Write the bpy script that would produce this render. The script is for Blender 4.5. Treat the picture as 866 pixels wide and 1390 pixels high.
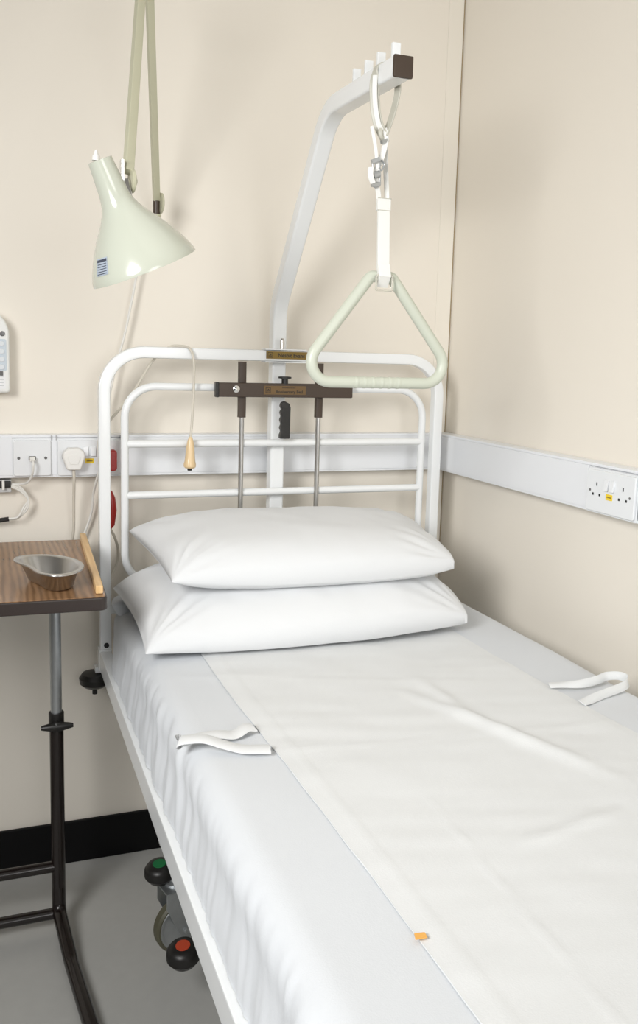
import bpy, bmesh, math, random
from mathutils import Vector, Matrix, noise, kdtree
random.seed(7)
V = Vector
scn = bpy.context.scene
for o in list(bpy.data.objects): bpy.data.objects.remove(o)
COL = scn.collection

# ------------------------------------------------------------------ camera
yaw, pitch, roll = math.radians(20.479), math.radians(-7.881), math.radians(1.583)
fw = V((math.sin(yaw)*math.cos(pitch), math.cos(yaw)*math.cos(pitch), math.sin(pitch)))
rt = V((math.cos(yaw), -math.sin(yaw), 0)); up = rt.cross(fw)
r2 = rt*math.cos(roll)+up*math.sin(roll); u2 = -rt*math.sin(roll)+up*math.cos(roll)
cam_d = bpy.data.cameras.new('camera'); cam = bpy.data.objects.new('camera', cam_d); COL.objects.link(cam)
cam.matrix_world = Matrix(((r2.x,u2.x,-fw.x,-1.1964),(r2.y,u2.y,-fw.y,-2.2023),(r2.z,u2.z,-fw.z,1.3062),(0,0,0,1)))
cam_d.sensor_fit = 'HORIZONTAL'; cam_d.sensor_width = 36; cam_d.lens = 36*1199.6/866
cam_d.shift_y = -45/866; cam_d.clip_start = .02
scn.camera = cam

# ------------------------------------------------------------------ light
w = bpy.data.worlds.new('world'); scn.world = w; w.use_nodes = True
w.node_tree.nodes['Background'].inputs[0].default_value = (1.0, .995, .985, 1)
w.node_tree.nodes['Background'].inputs[1].default_value = .17
def area_light(name, loc, target, size, power, color=(1,1,1), spread=180):
    d = bpy.data.lights.new(name, 'AREA'); d.shape = 'DISK'; d.size = size; d.energy = power; d.color = color
    d.spread = math.radians(spread)
    o = bpy.data.objects.new(name, d); COL.objects.link(o); o.location = loc
    o.rotation_euler = (V(target)-V(loc)).to_track_quat('-Z', 'Y').to_euler()
    return o
area_light('studio_light', (-2.10,-2.0,1.80), (-.10,-.60,.90), .85, 25, (1,.993,.98), 115)
area_light('fill_light', (-.40,-3.75,1.55), (-.30,-.3,.95), 1.6, 14, (1,.993,.98), 100)
area_light('ceiling_bounce_fill', (-.60,-1.30,2.70), (-.60,-1.25,0), 1.7, 4, (1,.99,.975))  # unseen overhead fill, added in place of light bounced off the ceiling
scn.view_settings.view_transform = 'Standard'; scn.view_settings.look = 'None'
scn.view_settings.gamma = 1; scn.view_settings.use_curve_mapping = False
scn.view_settings.exposure = -0.48

# ------------------------------------------------------------------ materials
MATS = {}
def mat(name, col, rough=.5, metal=0, bump=0, bscale=200, vary=0, vscale=5, trans=0, spec=.5, coat=0, sheen=0, stretch=None):
    if name in MATS: return MATS[name]
    m = bpy.data.materials.new(name); m.use_nodes = True; nt = m.node_tree; b = nt.nodes['Principled BSDF']
    c = (*col, 1); b.inputs['Base Color'].default_value = c
    b.inputs['Roughness'].default_value = rough; b.inputs['Metallic'].default_value = metal
    b.inputs['Specular IOR Level'].default_value = spec; b.inputs['Transmission Weight'].default_value = trans
    b.inputs['Coat Weight'].default_value = coat; b.inputs['Sheen Weight'].default_value = sheen
    tc = nt.nodes.new('ShaderNodeTexCoord'); mp = nt.nodes.new('ShaderNodeMapping')
    nt.links.new(tc.outputs['Object'], mp.inputs['Vector'])
    if stretch: mp.inputs['Scale'].default_value = stretch
    n = nt.nodes.new('ShaderNodeTexNoise'); n.inputs['Scale'].default_value = vscale; n.inputs['Detail'].default_value = 4
    nt.links.new(mp.outputs[0], n.inputs['Vector'])
    mx = nt.nodes.new('ShaderNodeMix'); mx.data_type = 'RGBA'
    mx.inputs['A'].default_value = tuple(x*(1-vary) for x in col)+(1,); mx.inputs['B'].default_value = tuple(min(1,x*(1+vary)) for x in col)+(1,)
    nt.links.new(n.outputs['Fac'], mx.inputs['Factor']); nt.links.new(mx.outputs['Result'], b.inputs['Base Color'])
    if bump:
        n2 = nt.nodes.new('ShaderNodeTexNoise'); n2.inputs['Scale'].default_value = bscale; n2.inputs['Detail'].default_value = 3
        nt.links.new(mp.outputs[0], n2.inputs['Vector'])
        bp = nt.nodes.new('ShaderNodeBump'); bp.inputs['Strength'].default_value = bump; bp.inputs['Distance'].default_value = .002
        nt.links.new(n2.outputs['Fac'], bp.inputs['Height']); nt.links.new(bp.outputs[0], b.inputs['Normal'])
    MATS[name] = m; return m
def wood_mat(name, c1, c2, scale, stretch, rough=.35):
    m = bpy.data.materials.new(name); m.use_nodes = True; nt = m.node_tree; b = nt.nodes['Principled BSDF']
    b.inputs['Roughness'].default_value = rough
    tc = nt.nodes.new('ShaderNodeTexCoord'); mp = nt.nodes.new('ShaderNodeMapping'); mp.inputs['Scale'].default_value = stretch
    nt.links.new(tc.outputs['Object'], mp.inputs['Vector'])
    n0 = nt.nodes.new('ShaderNodeTexNoise'); n0.inputs['Scale'].default_value = scale; n0.inputs['Detail'].default_value = 6; n0.inputs['Distortion'].default_value = 1.2
    wv = nt.nodes.new('ShaderNodeTexWave'); wv.inputs['Scale'].default_value = scale*.55; wv.inputs['Distortion'].default_value = 6; wv.inputs['Detail'].default_value = 3
    wv.inputs['Detail Scale'].default_value = .8
    nt.links.new(mp.outputs[0], n0.inputs['Vector']); nt.links.new(mp.outputs[0], wv.inputs['Vector'])
    ad = nt.nodes.new('ShaderNodeMath'); ad.operation = 'MULTIPLY_ADD'; ad.inputs[1].default_value = .45
    nt.links.new(wv.outputs['Fac'], ad.inputs[0])
    ms = nt.nodes.new('ShaderNodeMath'); ms.operation = 'MULTIPLY'; ms.inputs[1].default_value = .6; nt.links.new(n0.outputs['Fac'], ms.inputs[0])
    nt.links.new(ms.outputs[0], ad.inputs[2])
    cr = nt.nodes.new('ShaderNodeValToRGB'); cr.color_ramp.elements[0].color = (*c1,1); cr.color_ramp.elements[1].color = (*c2,1)
    cr.color_ramp.elements[0].position = .2; cr.color_ramp.elements[1].position = .75
    nt.links.new(ad.outputs[0], cr.inputs[0]); nt.links.new(cr.outputs[0], b.inputs['Base Color'])
    MATS[name] = m; return m
M_wall = mat('cream_wall_paint', (.825,.775,.69), .55, bump=.06, bscale=120, vary=.012, vscale=2.5)
M_strip = mat('cream_cover_strip', (.825,.78,.695), .5)
M_ceil = mat('ceiling_white', (.8,.79,.76), .8)
M_floor = mat('grey_vinyl', (.50,.50,.48), .38, bump=.03, bscale=60, vary=.05, vscale=35)
M_base = mat('black_vinyl_skirting', (.003,.003,.0035), .5, spec=.2)
M_trunk = mat('white_pvc', (.80,.82,.85), .32)
M_plate = mat('white_socket_plastic', (.78,.80,.82), .22)
M_plug = mat('offwhite_plug', (.80,.79,.76), .35)
M_white = mat('white_enamel', (.84,.86,.87), .25, coat=.2)
M_dark = mat('dark_hole', (.015,.015,.015), .6)
M_greyhole = mat('grey_pinhole', (.12,.12,.12), .5)
M_yellow = mat('yellow_sticker', (.85,.62,.03), .5)
M_yellowprint = mat('brown_print', (.30,.20,.02), .5)
M_red = mat('red_plastic', (.42,.02,.015), .3)
M_steel = mat('brushed_steel', (.55,.54,.52), .28, 1, vary=.06, vscale=40)
M_zinc = mat('galvanised_steel', (.48,.50,.51), .38, .85, vary=.12, vscale=60)
M_chrome = mat('chrome', (.75,.75,.74), .12, 1)
M_brown = mat('brown_plastic', (.055,.036,.024), .42)
M_black = mat('black_rubber', (.012,.011,.010), .4)
M_tube = mat('dark_brown_enamel', (.010,.006,.005), .25, coat=.2)
M_brass = mat('brass_plate', (.20,.135,.04), .35, .7)
M_brass2 = mat('dull_brass_plate', (.16,.10,.045), .4, .5)
M_print = mat('dark_print', (.02,.015,.01), .5)
M_lamp = mat('pale_green_enamel', (.55,.575,.49), .16, coat=.5)
M_arm = mat('sage_enamel', (.50,.49,.36), .35)
M_label = mat('silver_label', (.42,.48,.56), .4)
M_tri = mat('pale_green_plastic', (.565,.595,.505), .35)
M_strap = mat('white_webbing', (.80,.80,.77), .7, bump=.15, bscale=900)
M_ring = mat('grey_loop_plastic', (.52,.51,.44), .4)
M_clear = mat('cloudy_plastic', (.80,.78,.70), .2, trans=.6)
M_cord = mat('cream_cord', (.62,.58,.50), .45)
M_wcord = mat('white_cord', (.76,.75,.71), .4)
M_pear = mat('ivory_plastic', (.76,.57,.33), .3, coat=.2)
M_phone = mat('white_abs', (.80,.81,.79), .35)
M_keys = mat('pale_blue_keys', (.56,.63,.69), .4)
M_sheet = mat('white_sheet_cotton', (.665,.69,.72), .85, bump=.12, bscale=500, sheen=.1)
M_draw = mat('white_draw_sheet_cotton', (.72,.735,.74), .85, bump=.12, bscale=450, sheen=.1)
M_pillow = mat('white_pillow_cotton', (.725,.74,.755), .85, bump=.10, bscale=450, sheen=.1)
M_orange = mat('orange_mark', (.80,.42,.10), .8)
M_green = mat('green_sticker', (.01,.16,.05), .4)
M_redst = mat('red_sticker', (.50,.06,.02), .4)
M_lip = wood_mat('beech', (.70,.45,.20), (.80,.55,.28), 6, (8,1.2,8), .4)
M_walnut = wood_mat('walnut_laminate', (.17,.090,.042), (.33,.19,.098), 7, (6.5,1.0,5), .27)
M_edge = mat('dark_edge_trim', (.030,.021,.018), .4)
M_rubber = mat('olive_tyre', (.10,.095,.06), .5)

# ------------------------------------------------------------------ helpers
WL = {}
def finish(o, parent):
    WLp = WL[parent.name] if parent else V((0,0,0))
    COL.objects.link(o); return WLp
def obj(name, vf, m, parent=None, smooth=False, bevel=0, segs=2, angle=35):
    vs, fs = vf
    vs = [V(v) for v in vs]
    lo = V((min(v.x for v in vs), min(v.y for v in vs), min(v.z for v in vs))); hi = V((max(v.x for v in vs), max(v.y for v in vs), max(v.z for v in vs)))
    c = (lo+hi)/2
    if parent is None: c.z = lo.z
    me = bpy.data.meshes.new(name); me.from_pydata([tuple(v-c) for v in vs], [], fs); me.validate()
    bm = bmesh.new(); bm.from_mesh(me)
    bmesh.ops.recalc_face_normals(bm, faces=bm.faces)
    if bevel:
        bmesh.ops.remove_doubles(bm, verts=bm.verts, dist=1e-6)
        es = [e for e in bm.edges if len(e.link_faces)==2 and e.calc_face_angle(0) > math.radians(40)]
        bmesh.ops.bevel(bm, geom=es, offset=bevel, segments=segs, profile=.5, affect='EDGES', clamp_overlap=True)
        smooth = True
    if smooth:
        for f in bm.faces: f.smooth = True
        for e in bm.edges:
            if len(e.link_faces)==2 and e.calc_face_angle(0) > math.radians(angle): e.smooth = False
    bm.to_mesh(me); bm.free()
    me.materials.append(m)
    o = bpy.data.objects.new(name, me); COL.objects.link(o)
    if smooth and angle == 35:
        wn = o.modifiers.new('weighted_normal','WEIGHTED_NORMAL'); wn.keep_sharp = True; wn.weight = 80
    base = WL[parent.name] if parent else V((0,0,0))
    o.location = c-base
    if parent: o.parent = parent
    WL[o.name] = c
    return o
def thing(name, loc, label, cat, group=None):
    o = bpy.data.objects.new(name, None); o.empty_display_size = .05; COL.objects.link(o); o.location = loc; WL[o.name] = V(loc)
    return tag(o, label, cat, group)
def tag(o, label, cat, group=None):
    o['label'] = label; o['category'] = cat
    if group: o['group'] = group
    return o
def struct(o): o['kind'] = 'structure'; return o
def box(x0,x1,y0,y1,z0,z1):
    vs = [(x,y,z) for x in (x0,x1) for y in (y0,y1) for z in (z0,z1)]
    return vs, [(0,1,3,2),(4,6,7,5),(0,4,5,1),(2,3,7,6),(0,2,6,4),(1,5,7,3)]
def join(*vfs):
    vs, fs = [], []
    for v, f in vfs:
        n = len(vs); vs += list(v); fs += [tuple(i+n for i in q) for q in f]
    return vs, fs
def xf(vf, mtx): return [mtx @ V(v) for v in vf[0]], vf[1]
def circ(r, n=12, ry=None): return [(r*math.cos(2*math.pi*i/n), (ry or r)*math.sin(2*math.pi*i/n)) for i in range(n)]
def rrect(w, h, r, n=3):
    out = []
    for cx, cy, a0 in ((w/2-r,h/2-r,0),(-w/2+r,h/2-r,90),(-w/2+r,-h/2+r,180),(w/2-r,-h/2+r,270)):
        for i in range(n+1):
            a = math.radians(a0+90*i/n); out.append((cx+r*math.cos(a), cy+r*math.sin(a)))
    return out
def fillet(pts, r, n=8, closed=False):
    pts = [V(p) for p in pts]; N = len(pts); out = []
    for i, p in enumerate(pts):
        if not closed and i in (0, N-1): out.append(p); continue
        rr = r[i] if isinstance(r, (list,tuple)) else r
        a = (pts[i-1]-p).normalized(); b = (pts[(i+1)%N]-p).normalized()
        th = math.acos(max(-1,min(1,a.dot(b))))
        if rr <= 0 or th > 3.1: out.append(p); continue
        t = rr/math.tan(th/2); c = p+(a+b).normalized()*(rr/math.sin(th/2))
        s = p+a*t-c; e = p+b*t-c; ang = s.angle(e)
        for k in range(n+1):
            f = k/n; out.append(c+(s*math.sin((1-f)*ang)+e*math.sin(f*ang))/math.sin(ang))
    return out
def smoothpath(pts, n=8):
    pts = [V(p) for p in pts]; P = [pts[0]*2-pts[1]]+pts+[pts[-1]*2-pts[-2]]; out = []
    for i in range(1, len(P)-2):
        a,b,c,d = P[i-1:i+3]
        for k in range(n):
            t = k/n; out.append(.5*((2*b)+(c-a)*t+(2*a-5*b+4*c-d)*t*t+(3*b-a-3*c+d)*t**3))
    out.append(pts[-1]); return out
def sweep(path, prof, closed=False, nrm=None, widths=None):
    path = [V(p) for p in path]; N = len(path); K = len(prof); vs = []; fs = []
    prev = None
    for i, p in enumerate(path):
        if closed: t = path[(i+1)%N]-path[i-1]
        else: t = path[min(i+1,N-1)]-path[max(i-1,0)]
        t.normalize()
        if nrm is not None:
            n_ = V(nrm[i]) if isinstance(nrm, list) else V(nrm)
        else:
            n_ = prev if prev is not None else (V((0,0,1)) if abs(t.z) < .9 else V((1,0,0)))
        n_ = (n_-t*n_.dot(t)).normalized(); prev = n_; b = t.cross(n_)
        # keep the true section through bends
        s = widths[i] if widths else 1
        for (u, v_) in prof: vs.append(p+n_*(u*s)+b*(v_*s))
    R = N if closed else N-1
    for i in range(R):
        j = (i+1)%N
        for k in range(K):
            l = (k+1)%K; fs.append((i*K+k, i*K+l, j*K+l, j*K+k))
    if not closed: fs += [tuple(range(K-1,-1,-1)), tuple((N-1)*K+k for k in range(K))]
    return vs, fs
def tube(pts, r, n=12, **k): return sweep(pts, circ(r,n), **k)
def lathe(prof, origin, axis, n=32, cap=True, ang=None, ref=None):
    axis = V(axis).normalized(); o = V(origin)
    ref = V(ref) if ref else (V((1,0,0)) if abs(axis.x) < .8 else V((0,1,0)))
    e1 = (ref-axis*ref.dot(axis)).normalized(); e2 = axis.cross(e1); vs = []; fs = []
    full = ang is None; a0, a1 = (0, 2*math.pi) if full else ang
    m = n if full else n+1
    for t, r in prof:
        for i in range(m):
            a = a0+(a1-a0)*i/n; vs.append(o+axis*t+(e1*math.cos(a)+e2*math.sin(a))*max(r,1e-5))
    for j in range(len(prof)-1):
        for i in range(n):
            k = (i+1)%n if full else i+1; fs.append((j*m+i, j*m+k, (j+1)*m+k, (j+1)*m+i))
    if cap and full: fs += [tuple(range(m-1,-1,-1)), tuple((len(prof)-1)*m+i for i in range(m))]
    return vs, fs
def prism(outline, z0, z1, mtx=None):
    n = len(outline); vs = [V((x,y,z0)) for x,y in outline]+[V((x,y,z1)) for x,y in outline]
    fs = [tuple(range(n-1,-1,-1)), tuple(range(n,2*n))]+[(i,(i+1)%n,n+(i+1)%n,n+i) for i in range(n)]
    if mtx: vs = [mtx@v for v in vs]
    return vs, fs
def text_vf(s, size, mtx, depth=.0004, offset=0, xscale=1):
    c = bpy.data.curves.new('t','FONT'); c.body = s; c.size = size; c.extrude = depth; c.align_x = 'CENTER'; c.align_y = 'CENTER'; c.offset = offset; c.resolution_u = 3
    o = bpy.data.objects.new('t', c); COL.objects.link(o)
    dg = bpy.context.evaluated_depsgraph_get(); me = bpy.data.meshes.new_from_object(o.evaluated_get(dg))
    vs = [mtx@V((v.co.x*xscale, v.co.y, v.co.z)) for v in me.vertices]; fs = [tuple(p.vertices) for p in me.polygons]
    bpy.data.objects.remove(o); bpy.data.curves.remove(c); bpy.data.meshes.remove(me)
    return vs, fs
def frame_back(x, y, z):   # local x -> +X, local y -> +Z, normal -> -Y
    return Matrix(((1,0,0,x),(0,0,-1,y),(0,1,0,z),(0,0,0,1)))
def frame_right(x, y, z):  # local x -> -Y, local y -> +Z, normal -> -X
    return Matrix(((0,0,-1,x),(-1,0,0,y),(0,1,0,z),(0,0,0,1)))
def nz(x, y, z=0): return noise.noise(V((x,y,z)))
def sst(a, b, x):
    t = max(0, min(1, (x-a)/(b-a))); return t*t*(3-2*t)

# ------------------------------------------------------------------ room
XL, YF, ZC = -3.4, -4.0, 2.75
struct(obj('floor', box(XL,.1,YF,.1,-.06,0), M_floor))
struct(obj('wall_back', box(XL,.1,0,.1,0,ZC), M_wall))
struct(obj('wall_right', box(.002,.1,YF,0,0,ZC), M_wall))
struct(obj('ceiling', box(XL,.1,YF,.1,ZC,ZC+.06), M_ceil))
struct(obj('baseboard_back', box(XL,-.001,-.011,0,0,.112), M_base, bevel=.003))
struct(obj('baseboard_right', box(-.010,.002,YF,-.012,0,.112), M_base, bevel=.003))
struct(obj('trim_1', box(-.046,-.0025,-.0022,0,.112,ZC), M_strip, bevel=.0009))
struct(obj('corner_gap_shade', box(-.0022,.0,-.0022,-.0004,.112,ZC), mat('joint_shadow_gap', (.33,.25,.14), .9)))  # thin brown strip, its colour paints the shade inside the corner gap
ZT, ZB = 1.106, 1.006
def trunking(name, mk, lids, a0, a1):
    t = struct(obj(name, mk(a0,a1,.0,.036,ZB,ZT), M_trunk, bevel=.002))
    for b0, b1 in lids: obj('trunking_lid', mk(b0,b1,.036,.043,ZB+.006,ZT-.006), M_trunk, t, bevel=.0007)
    for z0, z1 in ((ZT-.006,ZT),(ZB,ZB+.006)): obj('trunking_edge', mk(a0+.001,a1-.001,.036,.041,z0,z1), M_trunk, t, bevel=.001)
    return t
mkb = lambda a,b,d0,d1,z0,z1: box(a,b,-d1,-d0,z0,z1)
mkr = lambda a,b,d0,d1,z0,z1: box(-d1,-d0,a,b,z0,z1)
tb = trunking('trim_3', mkb, [(-1.9,-1.152),(-1.064,-1.053),(-.903,-.052)], -1.9,-.044)
tr = trunking('trim_4', mkr, [(-.700,-.055),(-2.6,-.858)], -2.6,-.001)
obj('corner_cover', box(-.056,-.043,-.056,-.043,ZB-.001,ZT+.001), M_trunk, tr, bevel=.003)
for x in (-1.064,-1.053,-.903): obj('joint_clip', box(x-.0015,x+.0015,-.0445,-.04,ZT-.012,ZT-.001), mat('grey_clip',(.45,.45,.46),.5), tb)

# ------------------------------------------------------------------ sockets
def plate(parent, F, w, h, d=.009): # rounded plate with its mounting frame
    obj('mounting_frame', prism(rrect(w+.006,h+.008,.003), 0, .003, F), M_plate, parent, bevel=.0008)
    return obj('faceplate', prism(rrect(w,h,.005), .003, d, F), M_plate, parent, bevel=.0018, segs=3)
def double_socket(label, F, holes=(-1,1)):
    loc = F@V((0,-.043,0)); t = thing('wall_socket', loc, label, 'socket'); D = .009
    fp = plate(t, F, .146, .084)
    for sx in (-1,1):
        ox = .040*sx
        obj('screw', lathe([(0,.0026),(.0006,.0026),(.0008,.002)], F@V((.0602*sx,.0,D)), F.to_3x3()@V((0,0,1)), 12), M_greyhole, fp)
        for dx, dy, w, h in ((0,.013,.0032,.0075),(-.0105,-.008,.005,.005),(.0105,-.008,.005,.005)):
            obj('pin_hole', prism(rrect(w,h,.0008), D-.0005, D+.0004, F@Matrix.Translation((ox+dx,dy+.001,0))), M_dark, fp)
        obj('rocker_switch', xf(prism(rrect(.0125,.023,.0015), 0, .004), F@Matrix.Translation((.0085*sx,.015,D))@Matrix.Rotation(math.radians(-8),4,'X')), M_plate, fp, bevel=.0008)
    st = obj('sticker', prism(rrect(.020,.012,.001), D, D+.0005, F@Matrix.Translation((.0,-.0075,0))), M_yellow, fp)
    obj('sticker_print', prism(rrect(.014,.0026,.0008), D+.0005, D+.0008, F@Matrix.Translation((.0,-.0075,0))), M_yellowprint, fp)
    return t
FB = frame_back(-.978,-.0405,1.052)
double_socket('double wall socket with white and red plugs, left of bed headboard', FB)
FR = frame_right(-.0405,-.779,1.052)
double_socket('empty double wall socket on right wall above the bed', FR)
FP = frame_back(-1.108,-.0405,1.053)
dp = thing('data_outlet', FP@V((0,-.043,0)), 'square white data outlet plate with thin white cable plugged in', 'outlet')
fpp = plate(dp, FP, .084, .084)
for sx in (-1,1): obj('screw', lathe([(0,.0034),(.0008,.0034),(.0012,.0025)], FP@V((.030*sx,0,.009)), (0,-1,0), 12), M_greyhole, fpp)
obj('jack_port', prism(rrect(.016,.009,.001), .0085, .0098, FP), M_greyhole, fpp)
for i in range(3): obj('port_contact', prism(rrect(.0025,.007,.0004), .0098, .0104, FP@Matrix.Translation((-.0045+.0045*i,0,0))), M_brass, fpp)
# white plug and its flex
pl = thing('mains_plug', (-1.016,-.05,1.02), 'white mains plug in wall socket, cord hanging straight down', 'plug')
PF = frame_back(-1.016,-.0497,1.052)
out = [(-.016,-.026),(.016,-.026),(.0265,.006),(.024,.017),(.012,.026),(-.012,.026),(-.024,.017),(-.0265,.006)]
obj('plug_body', prism(out, 0, .030, PF), M_plug, pl, bevel=.005, segs=3)
obj('plug_cap', prism([(x*.55,y*.45) for x,y in out], .030, .0315, PF), M_plug, pl, bevel=.0008)
obj('cord', tube(smoothpath([(-1.016,-.066,1.028),(-1.0155,-.066,1.0),(-1.0155,-.050,.95),(-1.016,-.035,.87),(-1.026,-.028,.835),(-1.055,-.026,.815),(-1.09,-.026,.805),(-1.115,-.026,.798)],10), .0035, 8), M_cord, pl, smooth=True)
rp = thing('mains_plug', (-.934,-.05,1.02), 'red mains plug in wall socket behind the left bedpost', 'plug')
RF = frame_back(-.9345,-.0497,1.048)
obj('plug_body', prism(rrect(.034,.050,.007), 0, .034, RF), M_red, rp, bevel=.004, segs=3)
obj('plug_cap', prism(rrect(.020,.022,.005), .034, .0355, RF), M_red, rp, bevel=.0008)
# data cable with connector block
dc = thing('data_cable', (-1.165,-.03,.90), 'looped thin white data cables below left trunking with black connectors', 'cable')
obj('plug', prism(rrect(.012,.010,.001), .0107, .022, FP@Matrix.Translation((0,-.002,0))), M_wcord, dc, bevel=.001)
obj('lead', tube(smoothpath([(-1.108,-.062,1.050),(-1.107,-.072,1.040),(-1.109,-.066,1.018),(-1.118,-.05,.997),(-1.135,-.035,.990),(-1.158,-.026,.989)],8), .0028, 8), M_wcord, dc, smooth=True)
cb = obj('connector_block', box(-1.215,-1.155,-.028,-.001,.970,1.000), mat('grey_block',(.55,.56,.56),.4), dc, bevel=.002)
obj('connector_boot', box(-1.190,-1.156,-.036,-.028,.982,.998), M_black, cb, bevel=.002)
obj('latch', box(-1.176,-1.170,-.039,-.036,.978,1.0), M_plug, cb, bevel=.001)
for k in range(3):
    q = .005*k
    obj('loop_strand', tube(smoothpath([(-1.157,-.028-.002*k,.988-.002*k),(-1.136,-.030,.983-q),(-1.119+.002*k-q*.3,-.034,.958-q*.5),(-1.120-q*.8,-.035,.932+q*.4),(-1.142,-.032-.003*k,.909+q*.35),(-1.164,-.030-.001*k,.906+.001*k)],8), .0024, 8), M_wcord, dc, smooth=True)
obj('tape_wrap', tube([(-1.162,-.030,.907),(-1.20,-.028,.902)], .0055, 10), M_black, dc, smooth=True)
obj('tail', tube(smoothpath([(-1.20,-.028,.902),(-1.26,-.02,.89),(-1.33,-.015,.85),(-1.36,-.012,.7)],6), .0035, 8), M_wcord, dc, smooth=True)

# ------------------------------------------------------------------ handset unit on wall
hs = thing('wall_handset', (-1.215,-.02,1.203), 'white wall-mounted handset with pale blue keys, at left edge', 'handset')
HF = frame_back(-1.218,-.002,1.296)
def dome(w, h, rb, rtp, n=8):
    o = []
    for cx, cy, a0, r in ((w/2-rtp,h/2-rtp*1.2,0,rtp),(-w/2+rtp,h/2-rtp*1.2,90,rtp),(-w/2+rb,-h/2+rb,180,rb),(w/2-rb,-h/2+rb,270,rb)):
        for i in range(n+1):
            a = math.radians(a0+90*i/n); o.append((cx+r*math.cos(a), cy+r*(1.2 if r==rtp else 1)*math.sin(a)))
    return o
obj('housing', prism(dome(.130,.186,.010,.045), 0, .040, HF), M_phone, hs, bevel=.006, segs=3)
obj('lens', lathe([(0,.006),(.0012,.006),(.0018,.004)], HF@V((.050,.042,.0398)), (0,-1,0), 16), mat('grey_lens',(.12,.12,.12),.2), hs, smooth=True)
kp = obj('key_panel', prism(rrect(.116,.072,.004), .0398, .041, HF@Matrix.Translation((0,-.006,0))), M_keys, hs, bevel=.0005)
for r in range(4):
    for c in range(3):
        obj('key', prism(rrect(.033,.011,.004), .041, .0432, HF@Matrix.Translation((-.037+.037*c,.0195-.0175*r,0))), mat('key_grey',(.68,.72,.75),.35), kp, bevel=.0008)
lb = obj('number_card', prism(rrect(.112,.034,.002), .0398, .0406, HF@Matrix.Translation((-.001,-.066,0))), mat('white_card',(.82,.83,.84),.5), hs)
for r in range(4): obj('card_line', prism(rrect(.104,.0008,.0003), .0406, .0409, HF@Matrix.Translation((-.001,-.055-.007*r,0))), mat('card_ink',(.4,.42,.45),.5), lb)
obj('slide_switch', prism(rrect(.008,.010,.001), .0398, .0425, HF@Matrix.Translation((.046,-.048+.0,0))), M_greyhole, hs, bevel=.0008)

# ------------------------------------------------------------------ bed frame
bed = thing('hospital_bed', (-.525,-1.15,0), 'white tubular steel hospital bed with headboard, wheels and lifting mechanism', 'bed')
YH = -.12; SQ = rrect(.027,.027,.005,2)
x0, x1, zt = -.952, -.0935, 1.305
hb = obj('headboard', sweep(fillet([(x0,YH,.585),(x0,YH,zt),(x1,YH,zt),(x1,YH,.585)], .092, 12), SQ, nrm=(0,1,0)), M_white, bed, smooth=True)
ix0, ix1, izt, izb = -.905, -.134, 1.226, .755
obj('inner_hoop', tube(fillet([(ix0,YH,izb),(ix0,YH,izt),(ix1,YH,izt),(ix1,YH,izb)], .072, 10, True), .0092, 14, closed=True, nrm=(0,1,0)), M_white, hb, smooth=True)
for z in (1.0915,.9695): obj('rail', tube([(ix0+.004,YH,z),(ix1-.004,YH,z)], .0092, 14), M_white, hb, smooth=True)
obj('lower_rail', sweep([(x0,YH,.70),(x1,YH,.70)], rrect(.024,.024,.003,2), nrm=(0,1,0)), M_white, hb, smooth=True)
for x in (ix0+.09, ix1-.09): obj('hoop_bracket', box(x-.01,x+.01,YH-.004,YH+.004,.70,.752), M_white, hb, bevel=.001)
for x in (x0,x1):
    obj('post_bolt', lathe([(0,.006),(.003,.006),(.0045,.004)], (x+.001,YH-.0135,.613), (0,-1,0), 12), M_dark, hb)
# frame
for sx, xa, xb in ((-1,-.967,-.940),(1,-.110,-.083)):
    obj('side_rail', box(xa,xb,-2.10,-.106,.553,.600), M_white, bed, bevel=.003)
    obj('post_socket', box(xa-.001,xb+.001,-.1395,-.1005,.55,.603), M_white, bed, bevel=.002)
for y in (-.16,-1.1,-2.06): obj('cross_member', box(-.936,-.110,y-.018,y+.018,.555,.590), M_white, bed, bevel=.002)
for k in range(9): obj('deck_slat', box(-.93,-.115,-.30-.2*k-.04,-.30-.2*k+.04,.590,.598), M_white, bed, bevel=.001)
def bumper(x):
    b = obj('corner_bumper', lathe([(0,.012),(.002,.026),(.010,.035),(.024,.037),(.034,.030),(.037,.010)], (x,-.098,.500), (0,0,1), 28), M_black, bed, smooth=True)
    obj('bumper_axle', lathe([(0,.006),(.022,.006)], (x,-.098,.482), (0,0,1), 10), M_black, b, smooth=True)
    obj('bumper_bracket', box(min(x,x+.03),max(x,x+.03),-.112,-.086,.538,.553), M_white, b, bevel=.001)
bumper(-.975); bumper(-.074)
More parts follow.
